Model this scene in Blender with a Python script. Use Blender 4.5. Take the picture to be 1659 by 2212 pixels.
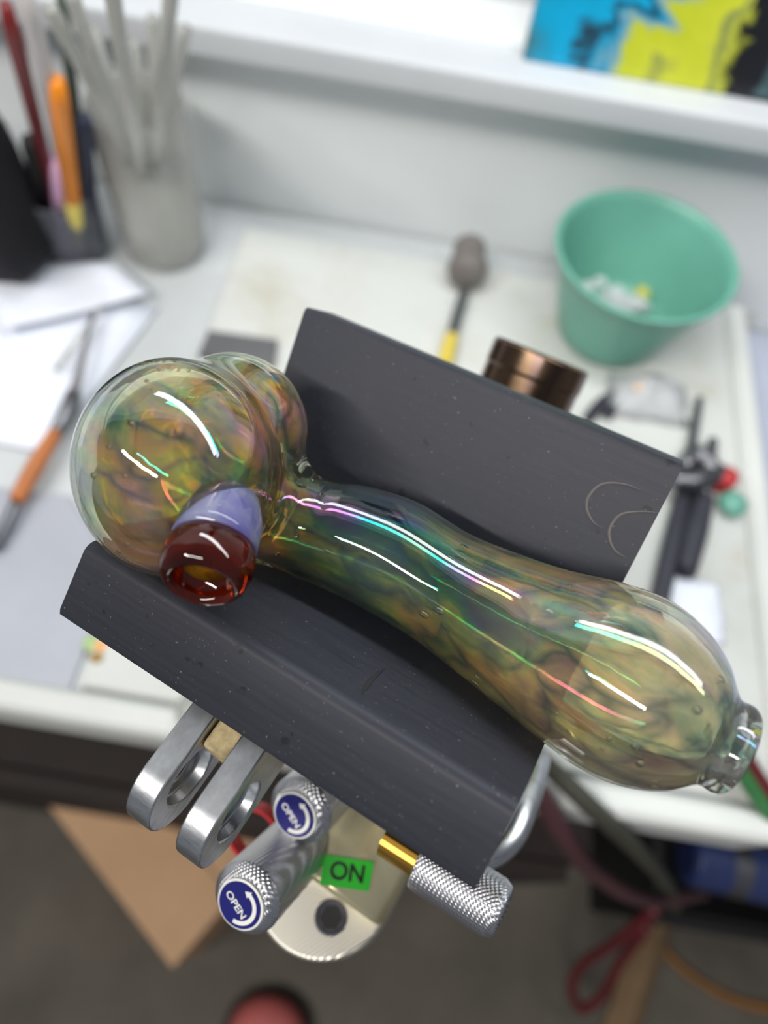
import bpy, bmesh, math, random
import numpy as np
from mathutils import Vector, Matrix
random.seed(7); np.random.seed(7)
for _o in list(bpy.data.objects): bpy.data.objects.remove(_o)
S = bpy.context.scene
COL = S.collection

# ------------------------------------------------------------------ camera
FPX, CX, CY = 1527.0, 829.5, 1106.0           # focal length and centre in pixels of the 1659 x 2212 frame
PITCH, ROLL, HCAM = math.radians(61.6), math.radians(9.9), 0.40
Fw = np.array([0, math.cos(PITCH), -math.sin(PITCH)]); X0 = np.array([1., 0, 0]); D0 = np.cross(Fw, X0)
Rt = math.cos(ROLL) * X0 - math.sin(ROLL) * D0
Dn = math.sin(ROLL) * X0 + math.cos(ROLL) * D0
CAM = np.array([0, 0, HCAM])
cd = bpy.data.cameras.new('camera'); cam = bpy.data.objects.new('camera', cd); COL.objects.link(cam)
cam.matrix_world = Matrix(((Rt[0], -Dn[0], -Fw[0], 0), (Rt[1], -Dn[1], -Fw[1], 0), (Rt[2], -Dn[2], -Fw[2], HCAM), (0, 0, 0, 1)))
cd.sensor_fit = 'HORIZONTAL'; cd.sensor_width = 36; cd.lens = 36 * FPX / 1659
cd.clip_start = 0.01; cd.clip_end = 50
cd.dof.use_dof = True; cd.dof.focus_distance = 0.146; cd.dof.aperture_fstop = cd.lens / 3.7
S.camera = cam

# ------------------------------------------------------------------ world, lamps, exposure
def lin(c):
    return tuple(((x / 255) / 12.92 if x / 255 <= .04045 else ((x / 255 + .055) / 1.055) ** 2.4) for x in c)
W = bpy.data.worlds.new('room_air'); S.world = W; W.use_nodes = True
bg = W.node_tree.nodes['Background']; bg.inputs[0].default_value = (.82, .88, 1, 1); bg.inputs[1].default_value = 0.20
def area(name, loc, target, sx, sy, watts, col=(1, 1, 1)):
    l = bpy.data.lights.new(name, 'AREA'); l.shape = 'RECTANGLE'; l.size = sx; l.size_y = sy; l.energy = watts; l.color = col
    o = bpy.data.objects.new(name, l); COL.objects.link(o); o.location = loc
    d = Vector(target) - Vector(loc); q = d.to_track_quat('-Z', 'Y'); o.rotation_euler = q.to_euler(); return o
tube = area('bench_tube_lamp', (.14, .283, .68), (.14, .283, 0), 0.86, 0.065, 4.0, (.95, .98, 1))
tube.rotation_euler = (0, 0, math.atan2(-.39, .92))
ceil = area('ceiling_lamp', (-.75, -.75, 1.65), (0, .2, 0), 1.50, 0.07, 34.0, (1, .97, .92))
ceil.matrix_world = Matrix.Translation((-.75, -.75, 1.65)) @ Matrix(((.92, .277, -.277, 0), (-.39, .653, -.653, 0), (0, .705, .709, 0), (0, 0, 0, 1)))
S.view_settings.view_transform = 'Standard'; S.view_settings.look = 'None'; S.view_settings.gamma = 1
S.view_settings.exposure = 0.0; S.view_settings.use_curve_mapping = False
cy = S.cycles
cy.max_bounces = 11; cy.transmission_bounces = 10; cy.glossy_bounces = 4; cy.diffuse_bounces = 3; cy.transparent_max_bounces = 8
cy.use_adaptive_sampling = True; cy.adaptive_threshold = 0.07
cy.sample_clamp_indirect = 6.0; cy.blur_glossy = 0.3

# ------------------------------------------------------------------ pixel -> place
def ray(px, py): return Rt * (px - CX) + Dn * (py - CY) + Fw * FPX
def onz(px, py, z=0.0): r = ray(px, py); return CAM + r * ((z - HCAM) / r[2])
def ony(px, py, y): r = ray(px, py); return CAM + r * (y / r[1])
def atd(px, py, d): return CAM + ray(px, py) * (d / FPX)
# the marver's own frame: U along the trough, V towards the wall, Wn up out of the trough
U = np.array([.9123, -.3881, .1308]); U /= np.linalg.norm(U)
V = np.array([.3909, .9204, .0042]); V -= U * (U @ V); V /= np.linalg.norm(V)
Wn = np.cross(U, V); OC = np.array([.0306, .0168, HCAM - .1257])
MC = Matrix(((U[0], V[0], Wn[0], OC[0]), (U[1], V[1], Wn[1], OC[1]), (U[2], V[2], Wn[2], OC[2]), (0, 0, 0, 1)))
def ch(px, py, w):
    r = ray(px, py); t = ((OC + w * Wn - CAM) @ Wn) / (r @ Wn); X = CAM + r * t - OC
    return np.array([X @ U, X @ V, X @ Wn]), t * FPX
def chd(px, py, d):
    X = atd(px, py, d) - OC; return np.array([X @ U, X @ V, X @ Wn])

# ------------------------------------------------------------------ node helper
class NT:
    def __init__(s, name):
        s.m = bpy.data.materials.new(name); s.m.use_nodes = True; s.t = s.m.node_tree; s.n = s.t.nodes
        s.b = s.n['Principled BSDF']; s.out = s.n['Material Output']; s._c = None
    def set(s, **k):
        for a, v in k.items():
            i = s.b.inputs[a.replace('_', ' ')]
            if hasattr(v, 'is_output'): s.t.links.new(v, i)
            else: i.default_value = (*v, 1) if isinstance(v, tuple) and len(v) == 3 and i.type == 'RGBA' else v
        return s
    def node(s, typ, props=None, **inp):
        n = s.n.new(typ)
        for a, v in (props or {}).items(): setattr(n, a, v)
        for a, v in inp.items():
            key = a.replace('_', ' ') if not a.startswith('i') or not a[1:].isdigit() else int(a[1:])
            i = n.inputs[key]
            if hasattr(v, 'is_output'): s.t.links.new(v, i)
            else: i.default_value = (*v, 1) if isinstance(v, tuple) and len(v) == 3 and i.type == 'RGBA' else v
        return n
    def obj(s): return s.node('ShaderNodeTexCoord').outputs['Object']
    def map(s, scale=(1, 1, 1), loc=(0, 0, 0), rot=(0, 0, 0), src=None):
        return s.node('ShaderNodeMapping', Vector=src or s.obj(), Scale=scale, Location=loc, Rotation=rot).outputs[0]
    def noise(s, scale=5, detail=3, rough=.55, dist=0, vec=None):
        return s.node('ShaderNodeTexNoise', Vector=vec or s.obj(), Scale=scale, Detail=detail, Roughness=rough, Distortion=dist).outputs[0]
    def ramp(s, fac, stops, interp='LINEAR'):
        n = s.node('ShaderNodeValToRGB', Fac=fac); r = n.color_ramp; r.interpolation = interp
        while len(r.elements) < len(stops): r.elements.new(.5)
        for e, (p, c) in zip(r.elements, stops):
            e.position = p; e.color = (*c, 1) if len(c) == 3 else c
        return n.outputs[0]
    def math(s, op, a, b=0, clamp=False):
        return s.node('ShaderNodeMath', {'operation': op, 'use_clamp': clamp}, i0=a, i1=b).outputs[0]
    def mix(s, f, a, b, blend='MIX'):
        n = s.n.new('ShaderNodeMix'); n.data_type = 'RGBA'; n.blend_type = blend
        for i, v in ((0, f), (6, a), (7, b)):
            if hasattr(v, 'is_output'): s.t.links.new(v, n.inputs[i])
            else: n.inputs[i].default_value = (*v, 1) if isinstance(v, tuple) else v
        return n.outputs[2]
    def bump(s, h, strength=.3, dist=.001):
        s.t.links.new(s.node('ShaderNodeBump', Height=h, Strength=strength, Distance=dist).outputs[0], s.b.inputs['Normal']); return s

def plain(name, rgb, rough=.5, metal=0.0, vary=.12, scale=30, bump=0.0, bscale=200, **kw):
    n = NT(name); c = lin(rgb)
    f = n.noise(scale, 4)
    d = tuple(max(0, x * (1 - vary)) for x in c); e = tuple(min(1, x * (1 + vary)) for x in c)
    n.set(Base_Color=n.ramp(f, [(.3, d), (.7, e)]), Roughness=rough, Metallic=metal, **kw)
    if bump: n.bump(n.noise(bscale, 4), bump, .0006)
    return n.m
def clear(name, rgb, rough=.0, ior=1.47, trans=1.0, **kw):
    n = NT(name); f = n.noise(25, 2); c = lin(rgb)
    n.set(Base_Color=n.ramp(f, [(.3, tuple(x * .96 for x in c)), (.7, c)]), Roughness=rough, IOR=ior, Transmission_Weight=trans, **kw); return n.m

# ------------------------------------------------------------------ mesh helpers (vertices in the parent's space)
def mk(name, vs, fs, m, parent=None, smooth=False, base=None, bevel=0, seg=2, sub=0, recalc=True):
    vs = np.asarray(vs, float)
    if parent is None:
        if base is None:
            base = np.array([(vs[:, 0].min() + vs[:, 0].max()) / 2, (vs[:, 1].min() + vs[:, 1].max()) / 2, vs[:, 2].min()])
        base = np.asarray(base, float); vs = vs - base
    me = bpy.data.meshes.new(name); me.from_pydata([tuple(v) for v in vs], [], fs)
    if recalc:
        b = bmesh.new(); b.from_mesh(me); bmesh.ops.recalc_face_normals(b, faces=b.faces); b.to_mesh(me); b.free()
    o = bpy.data.objects.new(name, me); COL.objects.link(o); me.materials.append(m)
    if smooth: me.polygons.foreach_set('use_smooth', [True] * len(me.polygons))
    if parent is None: o.location = base
    else: o.parent = parent
    if bevel:
        md = o.modifiers.new('bevel', 'BEVEL'); md.width = bevel; md.segments = seg; md.limit_method = 'ANGLE'; md.harden_normals = False
        me.polygons.foreach_set('use_smooth', [True] * len(me.polygons))
        w = o.modifiers.new('wn', 'WEIGHTED_NORMAL')
    if sub:
        md = o.modifiers.new('sub', 'SUBSURF'); md.levels = sub; md.render_levels = sub
    return o
def tag(o, label, cat, group=None, kind=None):
    if label: o['label'] = label
    if cat: o['category'] = cat
    if group: o['group'] = group
    if kind: o['kind'] = kind
    return o
def thing(name, loc, label, cat, group=None, mat=None):
    e = bpy.data.objects.new(name, None); COL.objects.link(e); e.empty_display_size = .01
    if mat is not None: e.matrix_world = mat
    else: e.location = tuple(loc)
    return tag(e, label, cat, group)
def struct(o): o['kind'] = 'structure'; return o
def box(x0, x1, y0, y1, z0, z1):
    vs = [(x, y, z) for x in (x0, x1) for y in (y0, y1) for z in (z0, z1)]
    return vs, [(0, 1, 3, 2), (4, 6, 7, 5), (0, 4, 5, 1), (2, 3, 7, 6), (0, 2, 6, 4), (1, 5, 7, 3)]
def frame(d, up=(0, 0, 1)):
    d = np.asarray(d, float); d = d / np.linalg.norm(d); up = np.asarray(up, float)
    if abs(d @ up) > .98: up = np.array([1., 0, 0])
    a = np.cross(up, d); a /= np.linalg.norm(a); b = np.cross(d, a); return a, b, d
def lathe(prof, p0=(0, 0, 0), axis=(0, 0, 1), n=40, closed=False, up=(0, 0, 1)):
    """prof: list of (radius, height) along axis"""
    a, b, d = frame(axis, up); p0 = np.asarray(p0, float); vs = []; fs = []
    rows = []
    for r, h in prof:
        if r < 1e-7: rows.append([len(vs)]); vs.append(p0 + d * h)
        else:
            rows.append(list(range(len(vs), len(vs) + n)))
            for k in range(n):
                t = 2 * math.pi * k / n; vs.append(p0 + d * h + r * (math.cos(t) * a + math.sin(t) * b))
    pairs = list(zip(rows[:-1], rows[1:]))
    if closed: pairs.append((rows[-1], rows[0]))
    for A, B in pairs:
        for k in range(n):
            k2 = (k + 1) % n
            if len(A) == 1 and len(B) == 1: continue
            if len(A) == 1: fs.append((A[0], B[k], B[k2]))
            elif len(B) == 1: fs.append((A[k], A[k2], B[0]))
            else: fs.append((A[k], A[k2], B[k2], B[k]))
    return vs, fs
def spline(pts, n):
    P = np.asarray(pts, float); k = len(P); out = []
    Q = np.vstack([2 * P[0] - P[1], P, 2 * P[-1] - P[-2]])
    for i in range(n):
        t = i / (n - 1) * (k - 1); j = min(int(t), k - 2); u = t - j
        a, b, c, d = Q[j], Q[j + 1], Q[j + 2], Q[j + 3]
        out.append(.5 * ((2 * b) + (-a + c) * u + (2 * a - 5 * b + 4 * c - d) * u * u + (-a + 3 * b - 3 * c + d) * u ** 3))
    return np.array(out)
def tubeg(pts, r, n=12, steps=None, caps=True):
    P = spline(pts, steps) if steps else np.asarray(pts, float)
    rr = np.full(len(P), r) if np.isscalar(r) else np.interp(np.linspace(0, 1, len(P)), np.linspace(0, 1, len(r)), r)
    T = np.gradient(P, axis=0); T /= np.linalg.norm(T, axis=1)[:, None]
    a, b, _ = frame(T[0]); vs = []; fs = []
    for i in range(len(P)):
        a = a - T[i] * (a @ T[i]); a /= np.linalg.norm(a); b = np.cross(T[i], a)
        for k in range(n):
            t = 2 * math.pi * k / n; vs.append(P[i] + rr[i] * (math.cos(t) * a + math.sin(t) * b))
    for i in range(len(P) - 1):
        for k in range(n):
            k2 = (k + 1) % n; fs.append((i * n + k, i * n + k2, (i + 1) * n + k2, (i + 1) * n + k))
    if caps: fs.append(tuple(range(n))[::-1]); fs.append(tuple(range((len(P) - 1) * n, len(P) * n)))
    return vs, fs
def prism(poly, o, a, b, d, h):
    """polygon (in axes a,b at o) extruded by h along d"""
    o, a, b, d = (np.asarray(x, float) for x in (o, a, b, d)); n = len(poly)
    vs = [o + p[0] * a + p[1] * b for p in poly] + [o + p[0] * a + p[1] * b + d * h for p in poly]
    fs = [tuple(range(n))[::-1], tuple(range(n, 2 * n))] + [(i, (i + 1) % n, n + (i + 1) % n, n + i) for i in range(n)]
    return vs, fs
def join(*parts):
    V_, F_ = [], []
    for vs, fs in parts:
        k = len(V_); V_ += [tuple(v) for v in vs]; F_ += [tuple(i + k for i in f) for f in fs]
    return V_, F_
def text_mesh(txt, size):
    c = bpy.data.curves.new('lettering_source', 'FONT'); c.body = txt; c.size = size; c.align_x = 'CENTER'; c.align_y = 'CENTER'; c.extrude = size * .02; c.offset = size * .015
    o = bpy.data.objects.new('lettering_source', c); COL.objects.link(o); dg = bpy.context.evaluated_depsgraph_get()
    me = o.evaluated_get(dg).to_mesh(); vs = [tuple(v.co) for v in me.vertices]; fs = [tuple(p.vertices) for p in me.polygons]
    bpy.data.objects.remove(o); bpy.data.curves.remove(c); return vs, fs
def place(vs, o, a, b, n):
    o, a, b, n = (np.asarray(x, float) for x in (o, a, b, n)); return [o + v[0] * a + v[1] * b + v[2] * n for v in vs]

# ------------------------------------------------------------------ materials
M_wall = plain('painted_wall', (222, 226, 227), .7, vary=.05, scale=4, bump=.15, bscale=90)
M_trim = plain('white_satin_paint', (188, 191, 194), .6, vary=.04, scale=8)
M_bench = plain('bench_laminate', (190, 194, 195), .5, vary=.07, scale=6)
M_lip = plain('bench_lip_plastic', (206, 208, 204), .45, vary=.06, scale=14)
n = NT('fibre_board_stained'); a_ = n.noise(7, 5, .6, .4); b_ = n.noise(28, 4, .7)
n.set(Base_Color=n.mix(n.math('MULTIPLY', n.ramp(a_, [(.45, (0, 0, 0)), (.75, (1, 1, 1))]), n.ramp(b_, [(.4, (0, 0, 0)), (.7, (1, 1, 1))])), lin((198, 200, 196)), lin((168, 160, 136))), Roughness=.75)
M_board = n.m
M_floor = plain('concrete_floor', (92, 86, 77), .8, vary=.25, scale=7, bump=.4, bscale=60)
M_dark = plain('dark_brown_wood_and_shade', (30, 19, 15), .7, vary=.2)  # wood of the bench legs, and the painted shade under the bench
n = NT('graphite'); v1 = n.map((9, 160, 160)); st = n.noise(6, 5, .6, vec=v1); sp = n.noise(1500, 2, .5)
spk = n.ramp(sp, [(.70, (0, 0, 0)), (.78, (1, 1, 1))]); pit = n.ramp(n.noise(240, 2, .5), [(.27, (1, 1, 1)), (.31, (0, 0, 0))])
col = n.ramp(st, [(.2, lin((40, 41, 48))), (.8, lin((49, 50, 57)))])
col = n.mix(n.math('MULTIPLY', spk, .5), col, lin((150, 150, 150))); col = n.mix(n.math('MULTIPLY', pit, .7), col, lin((26, 26, 28)))
n.set(Base_Color=col, Roughness=n.ramp(st, [(.2, (.42,) * 3), (.8, (.54,) * 3)]), Specular_IOR_Level=.20).bump(n.noise(500, 3, .5, vec=n.map((.12, 1, 1))), .12, .0003)
M_graph = n.m
n = NT('brushed_aluminium'); st = n.noise(160, 4, .6, vec=n.map((1.5, 1, 8)))
n.set(Base_Color=n.ramp(st, [(.3, lin((176, 178, 180))), (.7, lin((216, 218, 220)))]), Metallic=1.0, Roughness=.33).bump(st, .12, .0003)
M_alu = n.m
n = NT('knurled_steel'); tc = n.map((1, 1, 1))
w1 = n.node('ShaderNodeTexWave', {'bands_direction': 'DIAGONAL'}, Vector=tc, Scale=520.0).outputs['Fac']
w2 = n.node('ShaderNodeTexWave', {'bands_direction': 'DIAGONAL'}, Vector=n.map((1, -1, 1)), Scale=520.0).outputs['Fac']
n.set(Base_Color=lin((196, 196, 200)), Metallic=1.0, Roughness=.32).bump(n.math('MULTIPLY', w1, w2), .5, .0004)
M_knurl = n.m
n = NT('grooved_plate_metal'); w1 = n.node('ShaderNodeTexWave', {'bands_direction': 'X'}, Vector=n.map((1, 1, 1), rot=(0, 0, .5)), Scale=330.0).outputs['Fac']
n.set(Base_Color=lin((205, 200, 188)), Metallic=.9, Roughness=.4).bump(w1, .35, .0003)
M_groove = n.m
M_polish = plain('polished_brassy_steel', (226, 216, 176), .26, .75, vary=.05)
M_brass = plain('brass', (196, 150, 66), .3, 1.0)
n = NT('heat_tinted_steel'); g = n.noise(10, 3, .5, .3, vec=n.map((9, 1, 1)))
n.set(Base_Color=n.ramp(g, [(.3, lin((66, 52, 52))), (.5, lin((126, 102, 80))), (.7, lin((66, 56, 64)))]), Metallic=1.0, Roughness=.2)
M_heat = n.m
M_navy = plain('navy_enamel', (30, 30, 108), .3, vary=.08)
M_white = plain('white_print', (232, 232, 226), .5, vary=.04)
M_black = plain('black_matt', (14, 13, 15), .75, vary=.2)
M_ink = plain('black_marker_ink', (12, 22, 12), .6)
M_tape = plain('green_tape', (46, 176, 46), .45, vary=.06)
M_steel = plain('tool_steel', (120, 120, 124), .35, 1.0)
M_dsteel = plain('dark_tool_handle', (52, 52, 62), .5, .2)
M_red = plain('red_plastic', (176, 40, 44), .4)
M_rubr = plain('red_rubber_hose', (92, 26, 32), .5)
M_rubm = plain('maroon_rubber_hose', (74, 42, 46), .5)
M_rubg = plain('green_rubber_hose', (52, 112, 62), .5)
M_rubk = plain('dark_rubber_hose', (58, 58, 48), .55)
M_orange = plain('orange_plastic', (238, 140, 22), .4)
M_pink = plain('pink_plastic', (214, 172, 206), .45)
M_card = plain('cardboard', (196, 158, 122), .85, vary=.07, scale=14)
M_paper = plain('white_paper', (232, 236, 246), .8, vary=.03)
M_matg = plain('grey_mat', (164, 167, 176), .65, vary=.08, scale=9)
M_wood = plain('wood', (150, 110, 70), .65, vary=.2, scale=20)
M_brownh = plain('brown_handle', (176, 104, 52), .45)
M_blue = plain('blue_plastic', (32, 42, 80), .35)
M_skin = plain('red_shoe_upper', (186, 96, 92), .6)
M_foam = plain('tan_scorched_foam', (176, 158, 120), .9, vary=.4, scale=300)
n = NT('sea_green_plastic')
n.set(Base_Color=n.ramp(n.noise(12, 3), [(.3, lin((98, 158, 140))), (.7, lin((110, 172, 154)))]), Roughness=.35, Subsurface_Weight=.25, Subsurface_Radius=(.004, .01, .008))
M_bowl = n.m
M_clear = clear('clear_glass', (245, 250, 250))
M_scrap = clear('pale_glass_scrap', (226, 232, 232), rough=.05, trans=.5)
M_frost = clear('dusty_clear_glass', (236, 236, 230), rough=.22, trans=.7)
M_cup = clear('smoky_clear_plastic', (188, 190, 198), rough=.15, trans=.8, ior=1.1)
M_yglass = clear('yellow_glass', (230, 226, 120), rough=.1, trans=.6)
M_wrap = clear('clear_plastic_wrap', (236, 238, 240), rough=.2, trans=.5, ior=1.2)

# ------------------------------------------------------------------ the room
YW = .475
struct(mk('floor', *box(-1.6, 1.6, -1.2, YW, -.80, -.75), M_floor))
struct(mk('wall_back', *box(-1.6, 1.6, YW, YW + .05, -.75, .155), M_wall))
# window sill ledge with its moulding
YF = YW - .032
zs0 = ony(829, 196, YF)[2]; zst = zs0 + .020
struct(mk('trim_1', *box(-1.6, 1.6, YF, YW + .10, zs0, zst), M_trim, bevel=.003))
YG = YW + .085                                        # plane of the window above the sill
struct(mk('wall_upper_back', *box(-1.6, 1.6, YG + .03, YG + .07, zst - .002, 1.6), M_wall))
zw0 = ony(900, 14, YG)[2]; xw1 = ony(1052, 20, YG)[0]; xw0 = ony(740, 0, YG)[0]
wf = struct(mk('window_1', *join(box(-.9, 1.0, YG - .012, YG + .032, zst - .001, zw0 - .012), box(-.9, 1.0, YG - .004, YG + .032, zw0 - .012, zw0), box(xw1, xw1 + .022, YG - .012, YG + .032, zw0, .9),
      box(xw0 - .035, xw0, YG - .012, YG + .032, zw0, .9)), M_trim, bevel=.002))
n = NT('night_window_glass'); n.set(Base_Color=n.ramp(n.noise(4), [(.3, (.012, .013, .016)), (.7, (.02, .021, .026))]), Roughness=.06); M_pane = n.m
mk('pane', np.array(box(xw0, xw1, YG + .004, YG + .01, zw0, .9)[0]) - np.array(wf.location), box(0, 1, 0, 1, 0, 1)[1], M_pane, wf)

# ------------------------------------------------------------------ workbench
zb = 0.0; yf = onz(800, 1660)[1]; xr = onz(1650, 1500)[0] + .012
wb = thing('workbench', (-.2, .3, -.75), 'white workbench with raised front lip standing against the wall', 'workbench')
B0 = np.array([-.2, .3, -.75])
mk('bench_top', np.array(box(-1.3, xr - .012, yf + .012, YW - .004, -.03, 0)[0]) - B0, box(0, 1, 0, 1, 0, 1)[1], M_bench, wb)
def lip(path, name):
    prof = [(-.004, -.034), (-.004, .004), (0, .008), (.010, .008), (.014, .003), (.014, -.002)]
    vs = []; fs = []; k = len(prof)
    P = np.array(path); T = np.gradient(P, axis=0)
    for p, t in zip(P, T):
        t = t / np.linalg.norm(t); nrm = np.array([-t[1], t[0]])
        for a, h in prof: vs.append((p[0] + nrm[0] * a, p[1] + nrm[1] * a, h))
    for i in range(len(P) - 1):
        for j in range(k): fs.append((i * k + j, i * k + (j + 1) % k, (i + 1) * k + (j + 1) % k, (i + 1) * k + j))
    return mk(name, np.array(vs) - B0, fs, M_lip, wb, smooth=False, bevel=.002)
rad = .022
arc = [(xr - rad + rad * math.sin(t), yf + rad - rad * math.cos(t)) for t in np.linspace(0, math.pi / 2, 10)]
lip([(-1.3, yf), (-.8, yf), (-.4, yf), (-.1, yf), (.1, yf)] + arc + [(xr, .15), (xr, .3), (xr, .45), (xr, YW - .03)], 'bench_lip')
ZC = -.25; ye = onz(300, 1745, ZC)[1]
for lx, ly in ((xr - .06, yf + .06), (-1.2, yf + .06), (xr - .06, YW - .06), (-1.2, YW - .06)):
    mk('leg', np.array(box(lx - .02, lx + .02, ly - .02, ly + .02, ZC, -.03)[0]) - B0, box(0, 1, 0, 1, 0, 1)[1], M_dark, wb)
cbm = mk('shade_block', np.array(box(-1.28, xr - .03, ye + .016, YW - .01, -.75, ZC)[0]) - B0, box(0, 1, 0, 1, 0, 1)[1], M_dark, wb, bevel=.002); cbm['label'] = 'added dark brown block standing for the shade below the bench top'  # added block, its dark top stands for the shade under the bench
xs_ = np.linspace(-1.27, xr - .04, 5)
for i in range(4):  # doors and knobs dressing the added shade block
    dr = mk('shade_block_door', np.array(box(xs_[i] + .004, xs_[i + 1] - .004, ye, ye + .0155, -.72, ZC - .012)[0]) - B0, box(0, 1, 0, 1, 0, 1)[1], M_dark, wb, bevel=.002)
    mk('shade_block_knob', *lathe([(0, -.012), (.006, -.012), (.009, -.006), (.005, 0), (0, 0)], np.array([xs_[i] + .06, ye, ZC - .07]) - B0, (0, 1, 0), 16), M_dsteel, dr)
bl, br = onz(530, 490, .007), onz(1585, 670, .007)
tag(mk('fibre_board', *box(bl[0], xr - .016, yf + .016, bl[1], 0.0005, .007), M_board, bevel=.0015),
    'off-white stained work board lying on the bench beneath the green bowl', 'board')

sx0 = xr + .010; sy0 = onz(1640, 1440, -.035)[1]; sdt = thing('side_table', (sx0 + .3, (sy0 + YW) / 2, -.75), 'pale blue-grey side table butted against the right end of the bench', 'table')
hy = (YW - .006 - sy0) / 2
mk('table_top', *box(-.30, .40, -hy, hy, .690, .715), plain('blue_grey_laminate', (176, 182, 198), .5, vary=.05), sdt, bevel=.003)
for lx in (-.27, .37):
    for ly in (-hy + .03, hy - .03): mk('leg', *box(lx - .015, lx + .015, ly - .015, ly + .015, 0, .6905), M_dsteel, sdt)

# ------------------------------------------------------------------ graphite V marver
mv = thing('graphite_marver', None, 'black graphite V-shaped marver cradling the glass pipe', 'marver', mat=MC)
L = .100
def arcpts(c, r, a0, a1, k): return [(c[0] + r * math.cos(t), c[1] + r * math.sin(t)) for t in np.linspace(a0, a1, k)]
# section (v, w): inner faces at 45 degrees, rounded front ridge, thick legs
sec = [(.0400, -.0400)]
sec += [(-.0001 + .0028 * math.sin(t), -.0040 + .0028 * math.cos(t)) for t in np.linspace(math.radians(45), math.radians(-34), 10)]
sec += [(-.0128, -.0092), (-.0136, -.0104), (-.0132, -.0118)]
sec += [(.0395, -.0640), (.0405, -.0640)]
sec += [(.0919, -.0126), (.0921, -.0112), (.0915, -.0100), (.0816, -.0001), (.0806, .0002), (.0796, -.0004)]
gb = mk('graphite_block', *prism(sec, (-L, 0, 0), (0, 1, 0), (0, 0, 1), (1, 0, 0), L), M_graph, mv, smooth=True); gb.data.set_sharp_from_angle(angle=math.radians(30))
# thin pale arc ribbons on the back wall and a scratch on the front wall
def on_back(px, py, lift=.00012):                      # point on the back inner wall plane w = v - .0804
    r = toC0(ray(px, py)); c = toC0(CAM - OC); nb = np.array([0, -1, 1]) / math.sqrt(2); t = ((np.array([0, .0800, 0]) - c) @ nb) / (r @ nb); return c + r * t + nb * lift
def on_front(px, py, lift=.00012):
    r = toC0(ray(px, py)); c = toC0(CAM - OC); nb = np.array([0, 1, 1]) / math.sqrt(2); t = -(c @ nb) / (r @ nb); return c + r * t + nb * lift
def toC0(v): return np.array([v @ U, v @ V, v @ Wn])
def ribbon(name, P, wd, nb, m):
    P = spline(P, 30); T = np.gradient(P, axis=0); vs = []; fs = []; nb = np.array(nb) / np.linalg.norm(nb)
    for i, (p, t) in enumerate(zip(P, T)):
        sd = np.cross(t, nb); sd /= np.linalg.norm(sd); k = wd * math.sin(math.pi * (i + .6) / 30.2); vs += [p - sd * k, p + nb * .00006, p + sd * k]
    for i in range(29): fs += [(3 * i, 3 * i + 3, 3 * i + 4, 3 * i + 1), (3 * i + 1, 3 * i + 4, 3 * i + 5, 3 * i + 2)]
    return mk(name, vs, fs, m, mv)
M_arc = plain('pale_arc', (92, 86, 84), .7); M_scr = plain('dark_scratch', (24, 24, 26), .7)
ribbon('arc_mark', [on_back(*q) for q in ((1385, 1058), (1345, 1045), (1300, 1046), (1272, 1072), (1268, 1100), (1280, 1125), (1296, 1138))], .00028, (0, -1, 1), M_arc)
ribbon('arc_mark', [on_back(*q) for q in ((1425, 1107), (1380, 1105), (1340, 1112), (1318, 1140), (1318, 1168), (1330, 1190), (1352, 1204))], .00028, (0, -1, 1), M_arc)
ribbon('scratch', [on_front(*q) for q in ((783, 1500), (790, 1485), (805, 1465), (830, 1445))], .0005, (0, 1, 1), M_scr)
# aluminium clevis ears with countersunk holes
def ear(u0, name='clevis_ear'):
    t = .0062; cv, cw, r = -.0275, -.0285, .0095
    out = [(.006, cw - r), ] + [(cv + r * math.cos(a), cw + r * math.sin(a)) for a in np.linspace(-math.pi / 2, -3 * math.pi / 2, 22)] + [(-.0075, cw + r), (.006, cw - .004)]
    k = 28; hole = []
    bm = bmesh.new()
    # outer and bored sides by bridging a polygon with a hole
    def ring(pts, u): return [bm.verts.new((u, p[0], p[1])) for p in pts]
    hc = (cv + .003, cw)
    A = ring(out, u0); Bv = ring(out, u0 + t)
    for i in range(len(out)):
        j = (i + 1) % len(out); bm.faces.new((A[i], A[j], Bv[j], Bv[i]))
    hp = lambda rr: [(hc[0] + rr * math.cos(a), hc[1] + rr * math.sin(a)) for a in np.linspace(0, 2 * math.pi, k, endpoint=False)]
    H0, H1, H2, H3 = ring(hp(.0028), u0), ring(hp(.0028), u0 + t - .003), ring(hp(.0062), u0 + t - .0028), ring(hp(.0068), u0 + t)
    for P, Q in ((H0, H1), (H1, H2), (H2, H3)):
        for i in range(k): j = (i + 1) % k; bm.faces.new((P[i], P[j], Q[j], Q[i]))
    for outer, inner in ((A, H0), (Bv, H3)):
        ed = [bm.edges.get((o[i], o[(i + 1) % len(o)])) for o in (outer, inner) for i in range(len(o))]
        bmesh.ops.triangle_fill(bm, use_beauty=True, edges=ed)
    bmesh.ops.recalc_face_normals(bm, faces=bm.faces)
    me = bpy.data.meshes.new(name); bm.to_mesh(me); bm.free(); me.materials.append(M_alu)
    me.polygons.foreach_set('use_smooth', [True] * len(me.polygons)); me.set_sharp_from_angle(angle=math.radians(32))
    o = bpy.data.objects.new(name, me); COL.objects.link(o); o.parent = mv
    md = o.modifiers.new('bevel', 'BEVEL'); md.width = .0004; md.segments = 2; md.limit_method = 'ANGLE'
    o['label'] = 'brushed aluminium clevis ear with countersunk bolt hole'
    bo = mk('bolt', *lathe([(0, 0), (.0027, 0), (.0027, .0016), (.0012, .0018), (.0012, .0008), (0, .0008)], (u0 + .0012, hc[0], hc[1]), (1, 0, 0), 20), M_steel, o)
    return o
ear(-.0668); ear(-.0536)
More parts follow.
